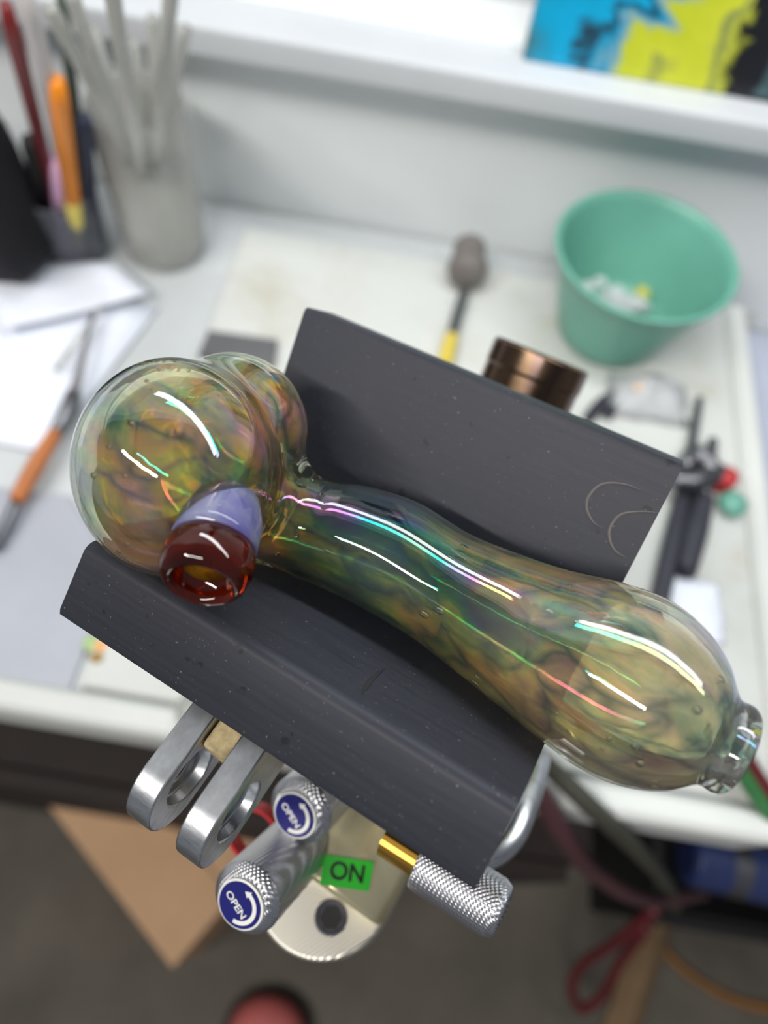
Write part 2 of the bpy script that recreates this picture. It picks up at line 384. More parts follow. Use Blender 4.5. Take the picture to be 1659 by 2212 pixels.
mk('foam_spacer', *box(-.0604, -.0538, -.0185, .004, -.034, -.021), M_foam, mv, bevel=.001)['label'] = 'tan scorched spacer between the clevis ears'
mk('mount_plate', *prism([(.012, -.0345), (-.002, -.0205), (-.0075, -.026), (.0065, -.040)], (-.075, 0, 0), (0, 1, 0), (0, 0, 1), (1, 0, 0), .034), M_black, mv, bevel=.0006)

# ------------------------------------------------------------------ glass pipe: signed distance field -> surface
def P3(px, py, w): return ch(px, py, w)
stn = [  # pixel centre, half width in pixels, height w of the axis
    (560, 1095, 118, -.0060), (667, 1140, 113, -.0125), (728, 1155, 120, -.0138), (787, 1175, 126, -.0142), (857, 1207, 131, -.0142), (960, 1270, 131, -.0138),
    (1073, 1335, 150, -.0128), (1159, 1381, 168, -.0112), (1267, 1433, 196, -.0095), (1357, 1481, 208, -.0085), (1436, 1526, 193, -.0080),
    (1500, 1565, 158, -.0075), (1548, 1597, 108, -.0070), (1590, 1622, 84, -.0070)]
SU, SV, SW, SR = [], [], [], []
for px, py, hw, w in stn:
    c, d = P3(px, py, w); SU.append(c[0]); SV.append(c[1]); SW.append(w); SR.append(hw * d / FPX * .985)
SU = np.array(SU); fine = np.linspace(0, 1, 200)
tt = np.linspace(0, 1, len(SU)); sp_ = spline(np.stack([SU, SV, SW, SR], 1), 200)
o_ = np.argsort(sp_[:, 0]); fu, fv, fw_, fr = sp_[o_].T
UEND = SU[-1] - .0005
hd, hdd = ch(383, 1012, .0105)
hb, hbd = ch(505, 925, -.0010)
rx, ry, rz = 212 * hdd / FPX, 236 * hdd / FPX, 222 * hdd / FPX
print('head', hd, rx, ry, rz, 'stem r', [round(x, 4) for x in SR], 'uend', UEND)
def smin(a, b, k):
    h = np.clip(.5 + .5 * (b - a) / k, 0, 1); return b + (a - b) * h - k * h * (1 - h)
# in-image directions at the head, as marver-space vectors
def toC(v): return np.array([v @ U, v @ V, v @ Wn])
e1 = toC(Rt); e2 = toC(Dn); e3 = toC(Fw)
def ellip(P, c, r1, r2, r3):
    q = P - c; a = q @ e1 / r1; b = q @ e2 / r2; d = q @ e3 / r3
    k0 = np.sqrt(a * a + b * b + d * d); k1 = np.sqrt((a / r1) ** 2 + (b / r2) ** 2 + (d / r3) ** 2) + 1e-9
    return k0 * (k0 - 1) / k1
def stem_sdf(P, off=0.0):
    u = np.clip(P[:, 0], fu[0], fu[-1])
    c1 = np.interp(u, fu, fv); c2 = np.interp(u, fu, fw_); r = np.interp(u, fu, fr) - off
    d = np.sqrt((P[:, 1] - c1) ** 2 + (P[:, 2] - c2) ** 2) - r
    return d * .9
def outer(P):
    st = stem_sdf(P); st = np.maximum(st, fu[0] - .004 - P[:, 0])
    st = -smin(-st, -(P[:, 0] - UEND), .004)
    q1 = np.sqrt((P[:, 1] - fv[-1]) ** 2 + (P[:, 2] - fw_[-1]) ** 2)
    lipd = np.sqrt((q1 - (fr[-1] - .0005)) ** 2 + (P[:, 0] - UEND + .0005) ** 2) - .0023
    st = smin(st, lipd, .0016)
    A = ellip(P, hd, rx, ry, rz); B = ellip(P, hb, 158 * hbd / FPX, 160 * hbd / FPX, 165 * hbd / FPX)
    head = smin(A, B, .009)
    return smin(head, st, .0085)
def cavity(P):
    st = stem_sdf(P, .0034)
    bore = np.sqrt((P[:, 1] - np.interp(P[:, 0], fu, fv)) ** 2 + (P[:, 2] - np.interp(P[:, 0], fu, fw_)) ** 2) - .0036
    st = smin(st, bore, .003); st = np.maximum(st, fu[0] - .004 - P[:, 0])
    A = ellip(P, hd + .001 * e1, rx - .0034, ry - .0036, rz - .0036)
    B = ellip(P, hb, 158 * hbd / FPX - .0034, 160 * hbd / FPX - .0034, 165 * hbd / FPX - .0034)
    return smin(smin(A, B, .008), st, .006)
def full(P): return np.maximum(outer(P), -cavity(P))
def surface_nets(f, lo, hi, h):
    lo = np.array(lo); N = np.ceil((np.array(hi) - lo) / h).astype(int) + 1
    g = [lo[i] + h * np.arange(N[i]) for i in range(3)]
    val = np.empty(N, np.float32)
    for i in range(N[0]):
        yy, zz = np.meshgrid(g[1], g[2], indexing='ij')
        val[i] = f(np.stack([np.full(yy.size, g[0][i]), yy.ravel(), zz.ravel()], 1)).reshape(N[1], N[2])
    s = val < 0
    acc = np.zeros(tuple(N - 1) + (3,)); cnt = np.zeros(tuple(N - 1))
    quads = []
    cs = N - 1
    idx = None
    edges = []
    for ax in range(3):
        sl0 = [slice(None)] * 3; sl1 = [slice(None)] * 3; sl0[ax] = slice(0, -1); sl1[ax] = slice(1, None)
        a, b = val[tuple(sl0)], val[tuple(sl1)]; cr = (a < 0) != (b < 0)
        I = np.argwhere(cr); t = (a / (a - b + 1e-20))[cr]
        pos = I.astype(float); pos[:, ax] += t
        o1, o2 = [(1, 2), (2, 0), (0, 1)][ax]
        for d1 in (0, -1):
            for d2 in (0, -1):
                J = I.copy(); J[:, o1] += d1; J[:, o2] += d2
                ok = np.all((J >= 0) & (J < cs), axis=1)
                np.add.at(acc, tuple(J[ok].T), pos[ok]); np.add.at(cnt, tuple(J[ok].T), 1)
        edges.append((ax, I, (a < 0)[cr]))
    act = np.argwhere(cnt > 0); idx = -np.ones(tuple(cs), int); idx[tuple(act.T)] = np.arange(len(act))
    vs = acc[tuple(act.T)] / cnt[tuple(act.T)][:, None] * h + lo
    for ax, I, neg in edges:
        o1, o2 = [(1, 2), (2, 0), (0, 1)][ax]
        def at(d1, d2):
            J = I.copy(); J[:, o1] += d1; J[:, o2] += d2; return idx[tuple(J.T)]
        inn = (I[:, o1] > 0) & (I[:, o2] > 0) & (I[:, o1] < cs[o1]) & (I[:, o2] < cs[o2])
        I_ = I; 
        I = I[inn]; ng = neg[inn]
        q = np.stack([at(-1, -1), at(0, -1), at(0, 0), at(-1, 0)], 1)
        q[~ng] = q[~ng][:, ::-1]; quads.append(q)
    return vs, np.concatenate(quads)
def project(f, vs, n=3):
    e = 2e-4
    for _ in range(n):
        d = f(vs); G = np.stack([f(vs + e * np.eye(3)[i]) - f(vs - e * np.eye(3)[i]) for i in range(3)], 1) / (2 * e)
        L2 = (G ** 2).sum(1) + 1e-6; vs = vs - np.clip(d / L2, -.0008, .0008)[:, None] * G
    return vs
pv, pq = surface_nets(full, (-.137, -.012, -.048), (.052, .088, .047), .0009)
do, dc = outer(pv), cavity(pv); isin = np.abs(dc) < np.abs(do)
pv_o = project(outer, pv[~isin]); pv_i = project(cavity, pv[isin]); pv2 = pv.copy(); pv2[~isin] = pv_o; pv2[isin] = pv_i
bad = np.linalg.norm(pv2 - pv, axis=1) > .0012; pv2[bad] = pv[bad]; pv = pv2
fc = pv[pq].mean(1); fn = np.cross(pv[pq[:, 2]] - pv[pq[:, 0]], pv[pq[:, 3]] - pv[pq[:, 1]]); fn /= np.linalg.norm(fn, axis=1)[:, None] + 1e-12
if (full(fc + fn * 3e-4) - full(fc - fn * 3e-4)).mean() < 0: pq = pq[:, ::-1]; print('flipped')
pipe = thing('glass_pipe', None, 'iridescent blown glass spoon pipe with an amber and violet carb lip resting in the marver', 'glass pipe', mat=MC)
me = bpy.data.meshes.new('glass_body'); me.from_pydata([tuple(x) for x in pv], [], [tuple(map(int, q)) for q in pq])
body = bpy.data.objects.new('glass_body', me); COL.objects.link(body); body.parent = pipe
me.polygons.foreach_set('use_smooth', [True] * len(me.polygons))
fin = isin[pq].sum(1) >= 3
me.polygons.foreach_set('material_index', fin.astype(np.int32))
# materials of the pipe
def fumed(name, white, t0, t1, rough, film):
    n = NT(name); oc = n.obj(); sep = n.node('ShaderNodeSeparateXYZ', Vector=oc)
    wob = n.node('ShaderNodeTexNoise', Vector=n.map((60, 90, 90)), Scale=1.0, Detail=2.0).outputs['Color']
    wv = n.node('ShaderNodeVectorMath', {'operation': 'SCALE'}, i0=n.node('ShaderNodeVectorMath', {'operation': 'SUBTRACT'}, i0=wob, i1=(.5, .5, .5)).outputs[0], Scale=.012).outputs[0]
    ow = n.node('ShaderNodeVectorMath', {'operation': 'ADD'}, i0=oc, i1=wv).outputs[0]
    un = n.node('ShaderNodeMapRange', {'clamp': True}, i0=sep.outputs[0], i1=-.135, i2=.040, i3=0.0, i4=1.0).outputs[0]
    pos = lambda u: (u + .135) / .175
    bias = n.ramp(un, [(pos(-.112), (.04,) * 3), (pos(-.099), (.24,) * 3), (pos(-.087), (.60,) * 3), (pos(-.070), (.68,) * 3), (pos(-.062), (.20,) * 3),
                   (pos(-.046), (.20,) * 3), (pos(-.028), (.40,) * 3), (pos(-.008), (.54,) * 3), (pos(.010), (.56,) * 3), (pos(.022), (.34,) * 3), (pos(.030), (.12,) * 3)], 'B_SPLINE')
    strk = n.noise(1.0, 5, .62, .5, vec=n.map((20, 190, 190), src=ow))
    big = n.noise(1.0, 2, .5, .3, vec=n.map((24, 58, 58), loc=(3, 1, 7)))
    vm = n.map((42, 118, 118), src=ow)
    vor = n.node('ShaderNodeTexVoronoi', {'feature': 'DISTANCE_TO_EDGE'}, Vector=vm, Scale=1.0, Randomness=.9).outputs['Distance']
    vc = n.node('ShaderNodeTexVoronoi', {'feature': 'F1'}, Vector=vm, Scale=1.0, Randomness=.9).outputs['Color']
    vcg = n.node('ShaderNodeSeparateColor', Color=vc).outputs[0]
    h = n.math('ADD', bias, n.math('MULTIPLY', n.math('SUBTRACT', big, .5), 1.25))
    h = n.math('ADD', h, n.math('MULTIPLY', n.math('SUBTRACT', strk, .5), 1.25))
    h = n.math('ADD', h, n.math('MULTIPLY', n.math('SUBTRACT', vcg, .5), .42), True)
    colr = n.ramp(h, [(.02, lin((26, 74, 130))), (.15, lin((36, 104, 112))), (.29, lin((88, 154, 80))), (.42, lin((206, 212, 66))), (.56, lin((255, 196, 56))), (.70, lin((255, 190, 128))), (.88, lin((250, 190, 210)))])
    pale = n.ramp(un, [(pos(-.03), (0, 0, 0)), (pos(.012), (.52,) * 3)]); colr = n.mix(pale, colr, lin((250, 246, 222)))
    edge = n.math('MULTIPLY', n.ramp(vor, [(.0, (1, 1, 1)), (.16, (0, 0, 0))]), n.ramp(strk, [(.30, (0, 0, 0)), (.56, (.9, .9, .9))]))
    colr = n.mix(edge, colr, lin((36, 84, 92)))
    colr = n.mix(white, colr, (1., 1., 1.))
    tr = n.ramp(n.noise(1.0, 3, .5, vec=n.map((40, 90, 90), loc=(9, 2, 4))), [(.3, (t0,) * 3), (.7, (t1,) * 3)])
    n.set(Base_Color=colr, Roughness=rough, IOR=1.47, Transmission_Weight=tr)
    if film: n.set(Thin_Film_Thickness=n.node('ShaderNodeMapRange', i0=big, i1=.3, i2=.7, i3=330.0, i4=620.0).outputs[0], Thin_Film_IOR=1.9)
    return n.m
M_pout = fumed('pipe_outer_glass', .50, .95, 1.0, 0.0, False)
M_pin = fumed('silver_fumed_glass', .0, .58, .92, .01, True)
me.materials.append(M_pout); me.materials.append(M_pin)
# carb lip
cb0 = chd(482, 1114, .1352); cdir = e1 * -.10 + e2 * .76 - e3 * .64; cdir /= np.linalg.norm(cdir)
n = NT('violet_opal_glass'); n.set(Base_Color=n.ramp(n.noise(90, 3, .6, .5), [(.3, lin((118, 112, 196))), (.7, lin((184, 190, 214)))]), Roughness=.03, IOR=1.47, Transmission_Weight=.6); M_vio = n.m
n = NT('amber_glass'); n.set(Base_Color=n.ramp(n.noise(120, 2), [(.3, lin((92, 14, 2))), (.7, lin((140, 38, 4)))]), Roughness=.02, IOR=1.5, Transmission_Weight=.88); M_amb = n.m
R_ = .0088; sc = lambda pr: [(r * .92, h * .92) for r, h in pr]
band = mk('violet_band', *lathe(sc([(0, -.004), (.0070, -.004), (.0076, -.002), (.0088, .002), (R_, .006), (R_, .0082), (0, .0082)]), cb0, cdir, 48), M_vio, pipe, smooth=True)
band['label'] = 'milky violet collar of the carb lip'
amb = mk('amber_lip', *lathe(sc([(0, .0083), (R_ * .985, .0083), (R_ + .0004, .0105), (R_ + .0003, .0140), (R_ - .0006, .0165), (R_ - .0018, .0176), (R_ - .0028, .0172),
     (R_ - .0032, .0160), (R_ - .0036, .0130), (0, .0124)]), cb0, cdir, 56), M_amb, pipe, smooth=True)
n = NT('honey_glass'); n.set(Base_Color=n.ramp(n.noise(260, 3, .6, .6), [(.3, lin((128, 78, 8))), (.7, lin((206, 150, 30)))]), Roughness=.08, IOR=1.5, Transmission_Weight=.35)
hole = mk('carb_hole', *lathe(sc([(0, .0126), (R_ - .0040, .0130), (R_ - .0040, .0134), (0, .0131)]), cb0, cdir, 40), n.m, pipe, smooth=True); hole['label'] = 'honey coloured glass inside the carb hole'
amb['label'] = 'dark amber ring around the carb hole'
# trapped bubbles
bub = [(243, 968, .6), (212, 1027, .7), (275, 1028, .5), (321, 833, .5), (288, 918, .7), (267, 1181, .6), (710, 1190, .5), (600, 1190, .7), (800, 1192, .8), (920, 1325, .8), (951, 1318, .8),
       (1500, 1532, 1.0), (1370, 1606, .7), (1382, 1640, .8), (1318, 1590, .5), (1410, 1682, .6), (1547, 1470, .8), (1305, 1610, .5), (1036, 1463, .7), (1000, 1190, .6), (1230, 1275, .5), (640, 1160, .6)]
_bm = bmesh.new(); bmesh.ops.create_icosphere(_bm, subdivisions=2, radius=1); _bme = bpy.data.meshes.new('bubble'); _bm.to_mesh(_bm and _bme); _bm.free()
_bme.polygons.foreach_set('use_smooth', [True] * len(_bme.polygons))
n = NT('bubble_void'); n.set(Base_Color=(1, 1, 1), Roughness=0.0, IOR=.70, Transmission_Weight=1.0); n.node('ShaderNodeTexNoise'); _bme.materials.append(n.m)
for px, py, s in bub:
    ts = np.linspace(.09, .20, 600); Pp = np.array([chd(px, py, t) for t in ts]); dd = outer(Pp); k = np.argmax(dd < -.0019)
    if not (dd < -.0019).any(): continue
    p = Pp[k]; o = bpy.data.objects.new('bubble', _bme); COL.objects.link(o); o.parent = pipe; o.location = tuple(p)
    o.scale = (.001 * s * (1.7 if px > 690 and px < 1100 else 1), .001 * s * .8, .001 * s * .8)

# ------------------------------------------------------------------ bench torch under the marver
tor = thing('bench_torch', None, 'silver metal bench torch with blue capped valve knobs beneath the marver', 'torch', mat=MC)
bu, bw = -.0648, -.0865
bend = chd(1172, 764, .236); rr_ = toC(ray(1172, 764)); rr_ /= np.linalg.norm(rr_)
bax = e1 * .40 - e2 * .90; bax -= rr_ * (bax @ rr_); bax /= np.linalg.norm(bax); R0 = .0168
mk('barrel', *lathe([(0, -.085), (R0 - .001, -.085), (R0 - .0004, -.083), (R0 - .0004, -.0085), (R0, -.008), (R0, -.001), (R0 - .001, 0), (R0 - .004, 0), (R0 - .0045, -.004), (0, -.006)], bend, bax, 56), M_heat, tor, bevel=.0003)['label'] = 'brown heat-tinted burner barrel'
wp = -.098
cpl = ch(700, 1895, wp)[0]; rp = .0205
out = [(cpl[0] + rp * math.cos(a), cpl[1] + rp * math.sin(a)) for a in np.linspace(math.pi, 2 * math.pi, 30)] + [(cpl[0] + rp, .085), (cpl[0] - rp, .085)]
bp_ = mk('base_plate', *prism(out, (0, 0, wp - .012), (1, 0, 0), (0, 1, 0), (0, 0, 1), .012), M_groove, tor, bevel=.0012)
hl = ch(715, 1982, wp)[0]
mk('socket_screw', *lathe([(0, -.0005), (.0046, -.0005), (.0046, .0004), (.0040, .0006), (.0036, .0004), (.0034, .0002), (0, .00021)], (hl[0], hl[1], wp + .0001), (0, 0, 1), 24), M_dsteel, tor)
mk('socket', *lathe([(0, .0004), (.0032, .0004), (.0032, .0003), (0, .0003)], (hl[0], hl[1], wp + .0001), (0, 0, 1), 6), M_black, tor)
vb = ch(760, 1962, wp + .010)[0][1]
mk('polished_body', *lathe([(0, 0), (.0185, 0), (.0195, .0012), (.0195, .075), (0, .075)], (cpl[0] + .0010, vb, wp - .003), (0, 1, 0), 64), M_polish, tor, bevel=.0004)
# green tape with the word ON wrapped over the polished body
tc_, trr = np.array([cpl[0] + .0010, 0, wp - .003]), .0198
def wrapc(a, v, dr=0): return (tc_[0] + (trr + dr) * math.sin(a), v, tc_[2] + (trr + dr) * math.cos(a))
def onbody(x, y, dr=0):
    c_, s_ = math.cos(math.radians(24)), math.sin(math.radians(24))
    return wrapc(.30 + (x * c_ - y * s_) / trr, vb + .0062 + (x * s_ + y * c_), dr)
gx = np.linspace(-.0068, .0068, 14); gy = np.linspace(-.0036, .0036, 6); vs = [onbody(x, y) for x in gx for y in gy]
fs = [(6 * i + j, 6 * i + j + 1, 6 * i + j + 7, 6 * i + j + 6) for i in range(13) for j in range(5)]
tp = mk('tape_label', vs, fs, M_tape, tor); md = tp.modifiers.new('thickness', 'SOLIDIFY'); md.thickness = .0002; tp['label'] = 'green tape marked ON'
tv, tf = text_mesh('ON', .0060)
mk('lettering', [onbody(v[0], v[1], .0003 + v[2]) for v in tv], tf, M_ink, tp)
# valve knobs with navy OPEN caps
def knob(pa, da, pb, db, r, rd, name='valve_knob'):
    A, B = chd(*pa, da), chd(*pb, db); ax = A - B; Lk = np.linalg.norm(ax); ax /= Lk
    kb = mk(name, *lathe([(0, 0), (r, 0), (r, Lk - .0022), (r - .0014, Lk - .0006), (rd + .0006, Lk), (0, Lk)], B, ax, 64), M_knurl, tor, smooth=False, bevel=.0003)
    cap = mk('cap', *lathe([(0, Lk), (rd + .0005, Lk), (rd + .0005, Lk + .0008), (rd, Lk + .0010), (0, Lk + .0010)], B, ax, 48), M_white, kb)
    mk('enamel_disc', *lathe([(0, Lk + .0010), (rd, Lk + .0010), (rd - .0001, Lk + .0012), (0, Lk + .0012)], B, ax, 48), M_navy, kb)
    c = B + ax * (Lk + .00125)
    xa = e1 * .64 + e2 * .77; xa -= ax * (xa @ ax); xa /= np.linalg.norm(xa); ya = np.cross(ax, xa)
    tv, tf = text_mesh('OPEN', rd * .46)
    mk('lettering', place([(v[0] * 1.05 - rd * .10, v[1] - rd * .14, v[2] * .5) for v in tv], c, xa, ya, ax), tf, M_white, kb)
    th = np.linspace(math.radians(-62), math.radians(98), 22); ri, ro = rd * .64, rd * .82
    poly = [(ro * math.cos(t), ro * math.sin(t)) for t in th]
    te = th[-1]; m_ = lambda rr, t: (rr * math.cos(t), rr * math.sin(t))
    poly += [m_(ro + rd * .10, te), m_(.73 * rd, te + .34), m_(ri - rd * .10, te)] + [m_(ri, t) for t in th[::-1]]
    mk('arrow', *prism(poly, c, xa, ya, ax, .0001), M_white, kb)
    return kb
knob((523, 1950), .1660, (655, 1815), .196, .0088, .0056)
knob((640, 1758), .1800, (765, 1640), .212, .0088, .0056)
# plain knurled knob on its brass stem
ka, kb_ = chd(878, 1838, .176), chd(1092, 1975, .166); ax = kb_ - ka; Lk = np.linalg.norm(ax); ax /= Lk
kk = mk('knurled_knob', *lathe([(0, .004), (.0066, .004), (.0070, .005), (.0070, Lk - .003), (.0060, Lk - .0008), (.0042, Lk), (0, Lk)], ka, ax, 48), M_knurl, tor, bevel=.0003)
mk('brass_stem', *lathe([(0, -.006), (.0045, -.006), (.0045, .0042), (0, .0042)], ka, ax, 24), M_brass, tor)
mk('fuel_tube', *tubeg([chd(1160, 1640, .215), chd(1138, 1725, .200), chd(1100, 1810, .192), chd(1040, 1850, .190), chd(960, 1850, .195)], .0040, 16, 24), M_alu, tor, smooth=True)
mk('red_valve_ring', *lathe([(.0075, 0), (.0086, 0), (.0086, .0045), (.0075, .0045)], chd(560, 1790, .21), chd(523, 1830, .20) - chd(560, 1790, .21), 32, closed=True), M_red, tor)
pm = ch(700, 1700, -.110)[0]
mk('mount_post', *box(cpl[0] - .035, cpl[0] + .010, .040, .075, -.27, wp - .011), M_dsteel, tor, bevel=.001)
mk('carrier', *box(bu - .018, cpl[0] + .018, .060, .100, wp - .020, bw + .010), M_dsteel, tor, bevel=.001)

# ------------------------------------------------------------------ things on the bench
# green bowl with glass scraps
bc = np.array([.143, .400, .0075])
pf = [(0, 0), (.036, 0), (.039, .002), (.0425, .014), (.052, .048), (.0585, .068), (.0615, .071), (.0625, .0735), (.0610, .0750), (.0585, .0735), (.0565, .068), (.050, .048), (.0405, .015), (.036, .005), (0, .0045)]
tag(mk('bowl', *lathe(pf, bc, (0, 0, 1), 72), M_bowl, smooth=True), 'sea green plastic bowl holding clear glass scraps', 'bowl')
for i in range(30):
    a = random.uniform(0, 6.28); r = random.uniform(.002, .034); s = random.uniform(.005, .010)
    b = bmesh.new(); bmesh.ops.create_icosphere(b, subdivisions=1, radius=s)
    for v in b.verts: v.co = Vector((v.co.x * random.uniform(.5, 1.5), v.co.y * random.uniform(.5, 1.3), v.co.z * random.uniform(.4, .8)))
    vs = [np.array(v.co) + [bc[0] + r * math.cos(a), bc[1] + r * math.sin(a), bc[2] + .0055 + s * .9 + (i // 14) * .010] for v in b.verts]; fs = [tuple(v.index for v in f_.verts) for f_ in b.faces]; b.free()
    tag(mk('glass_scrap', vs, fs, M_scrap), 'clear broken glass scrap lying in the green bowl', 'glass scrap', 'clear glass scraps in the bowl')
yp = onz(1388, 632, .034)
tag(mk('yellow_glass_scrap', *lathe([(0, -.005), (.005, -.004), (.0065, 0), (.004, .004), (0, .005)], yp, (.3, .2, 1), 14), M_yglass, smooth=True), 'pale yellow glass lump on top of the clear scraps', 'glass scrap')
# small capped tool lying on the board
zB = .0075
t = thing('flint_striker', onz(1005, 575, zB), 'small grey capped tool with yellow handle pointing at the marver', 'tool')
b0 = np.array(t.location); a1 = onz(1012, 545, zB + .010) - b0; a2 = onz(1003, 632, zB + .009) - b0; a3 = onz(985, 690, zB + .006) - b0; a4 = onz(960, 790, zB + .006) - b0
mk('head', *lathe([(0, 0), (.0120, 0), (.0125, .002), (.0125, .018), (.0150, .021), (.0155, .026), (.013, .033), (.006, .036), (0, .036)], a1 + [0, 0, .006], a2 - a1, 32), plain('grey_cap', (110, 104, 100), .5), t, bevel=.0004)
mk('end_cap', *lathe([(0, -.002), (.009, -.002), (.009, .001), (0, .001)], a1 + [0, 0, .006], a2 - a1, 24), M_dsteel, t)
mk('shaft', *tubeg([a2, a3, (a3 + a4) / 2], .0040, 10), M_steel, t)
mk('handle', *tubeg([(a3 * .6 + a4 * .4), a4], .0055, 12), plain('yellow_handle', (206, 184, 74), .5), t)
# dark graphite strip behind the pipe head
p1, p2, p3, p4 = onz(452, 722, .008), onz(600, 742, .008), onz(590, 800, .008), onz(430, 775, .008)
dq = [(p[0], p[1]) for p in (p1, p2, p3, p4)]
tag(mk('graphite_strip', *prism(dq, (0, 0, .0076), (1, 0, 0), (0, 1, 0), (0, 0, 1), .005), plain('grey_graphite_strip', (92, 92, 94), .6), bevel=.0006), 'flat dark grey strip lying on the board behind the pipe head', 'paddle')
# long dark handled tools at the right
def handled(name, pts, r, label, cat, group=None, z=zB, mats=(None, None)):
    base = onz(*pts[0], z); t = thing(name, base, label, cat, group)
    P = [onz(x, y, z + r) - base for x, y in pts]; k = len(P) // 2
    mk('handle', *tubeg(P[:k + 1], [r, r * 1.15, r * .9], 12, 14), mats[0] or M_dsteel, t, smooth=True)
    mk('shaft', *tubeg(P[k:], [r * .7, r * .45], 10, 12), mats[1] or M_steel, t, smooth=True)
    return t
handled('tungsten_pick', [(1478, 1235), (1500, 1150), (1520, 1075), (1532, 1010), (1540, 950)], .0075, 'dark thick-handled tool lying nearest the right bench lip', 'tool')
handled('shaping_tool', [(1418, 1330), (1440, 1230), (1462, 1130), (1478, 1060), (1500, 930), (1512, 860)], .0055, 'long dark tool lying beside the marver, its thin end towards the bowl', 'tool')
handled('tweezers', [(1270, 905), (1290, 880), (1308, 860), (1330, 845)], .0040, 'short grey tweezers just behind the burner barrel', 'tweezers')
handled('graphite_rod', [(1310, 900), (1325, 880), (1345, 868)], .0035, 'short dark rod beside the tweezers under the plastic wrap', 'rod')
t = thing('shears', onz(1500, 1030, zB), 'grey metal shears lying open across the dark tools', 'shears'); b0 = np.array(t.location)
for q in ([(1475, 1010), (1500, 985), (1530, 1000), (1548, 1040)], [(1450, 1035), (1490, 1040), (1525, 1030), (1560, 1012)]):
    mk('blade', *tubeg([onz(x, y, zB + .016) - b0 for x, y in q], [.006, .008, .004], 10, 12), M_steel, t, smooth=True)
c0 = onz(1552, 1048, zB); tag(mk('red_ball', *lathe([(0, 0), (.007, 0), (.0078, .004), (.0078, .012), (.006, .015), (0, .016)], c0, (0, 0, 1), 24), M_red, smooth=True), 'small red plastic ball near the right bench lip', 'ball')
c0 = onz(1572, 1098, zB); tag(mk('green_bead', *lathe([(0, 0), (.005, .001), (.0095, .005), (.009, .009), (.004, .012), (0, .0125)], c0, (0, 0, 1), 20), M_bowl, smooth=True), 'small mint green bead beside the red ball', 'bead')
# crumpled clear wrap with an orange scrap
def crumple(name, cx, cy, sx, sy, hgt, m, label, cat, z=zB, seed=1):
    rs = np.random.RandomState(seed); c = onz(cx, cy, z); k = 9; vs = []; fs = []
    for i in range(k):
        for j in range(k):
            x = (i / (k - 1) - .5) * 2; y = (j / (k - 1) - .5) * 2; e = max(0, 1 - max(abs(x), abs(y)) ** 2)
            vs.append((c[0] + x * sx * (1 - .15 * rs.rand()), c[1] + y * sy * (1 - .15 * rs.rand()), z + .001 + hgt * e * (.3 + rs.rand())))
    for i in range(k - 1):
        for j in range(k - 1): fs.append((i * k + j, (i + 1) * k + j, (i + 1) * k + j + 1, i * k + j + 1))
    o = mk(name, vs, fs, m, smooth=True); md = o.modifiers.new('thickness', 'SOLIDIFY'); md.thickness = .0006
    return tag(o, label, cat)
crumple('plastic_wrap', 1395, 865, .030, .020, .020, M_wrap, 'crumpled clear plastic wrap lying in front of the bowl', 'plastic wrap', seed=3)
c0 = onz(1385, 838, zB + .012); tag(mk('orange_scrap', *lathe([(0, 0), (.006, .001), (.0075, .003), (.005, .006), (0, .007)], c0, (0, 0, 1), 12), plain('peach_scrap', (240, 190, 140), .5), smooth=True), 'peach coloured scrap resting on the plastic wrap', 'scrap')
crumple('paper_scrap', 1500, 1320, .018, .022, .006, M_paper, 'small crumpled white paper scrap right of the pipe', 'paper', seed=5)
# left side: grey mat, paper, tool with brown handle
zt = .0006
mq = [onz(-260, 1040, 0), onz(230, 1110, 0), onz(420, 1420, 0), onz(290, 1545, 0), onz(-240, 1440, 0)]
mq = [onz(x, y, 0) for x, y in ((-300, 1020), (150, 1075), (250, 1240), (150, 1500), (-330, 1400))]
tag(mk('work_mat', *prism([(p[0], p[1]) for p in mq[::-1]], (0, 0, zt), (1, 0, 0), (0, 1, 0), (0, 0, 1), .002), M_matg), 'flat grey mat at the front left of the bench', 'mat')
def sheet(name, corners, z, label, curl=0.003, seed=0):
    rs = np.random.RandomState(seed); C = [onz(x, y, 0) for x, y in corners]; k = 8; vs = []; fs = []
    for i in range(k):
        for j in range(k):
            a, b = i / (k - 1), j / (k - 1)
            p = (C[0] * (1 - a) + C[1] * a) * (1 - b) + (C[3] * (1 - a) + C[2] * a) * b
            vs.append((p[0], p[1], z + curl * (math.sin(a * 5 + seed) * .5 + .5) * (rs.rand() * .3 + .7) + curl * b * .5))
    for i in range(k - 1):
        for j in range(k - 1): fs.append((i * k + j, (i + 1) * k + j, (i + 1) * k + j + 1, i * k + j + 1))
    o = mk(name, vs, fs, M_paper, smooth=True); md = o.modifiers.new('thickness', 'SOLIDIFY'); md.thickness = .0004
    return tag(o, label, 'paper')
sheet('paper_sheet', [(-240, 560), (345, 668), (105, 985), (-300, 900)], .0015, 'large white paper sheet at the left edge of the bench', .004, 1)
sheet('folded_paper', [(-60, 590), (250, 590), (330, 660), (20, 740)], .009, 'folded white paper lying on the sheet below the pen cup', .003, 2)
t = thing('brush_tool', onz(60, 1040, .012), 'long thin tool with brown wooden handle lying across the paper', 'tool'); b0 = np.array(t.location)
g = lambda x, y, z: onz(x, y, z) - b0
mk('handle', *tubeg([g(35, 1082, .012), g(75, 1010, .014), g(122, 930, .014)], [.0045, .0055, .0042], 12, 12), M_brownh, t, smooth=True)
mk('ferrule', *tubeg([g(120, 934, .014), g(148, 885, .014), g(160, 850, .014)], [.0042, .006, .005], 12, 8), M_steel, t, smooth=True)
mk('tines', *tubeg([g(158, 855, .014), g(175, 790, .014), g(200, 680, .013)], [.004, .0025, .0015], 8, 8), plain('grey_tines', (150, 148, 152), .4, .6), t, smooth=True)
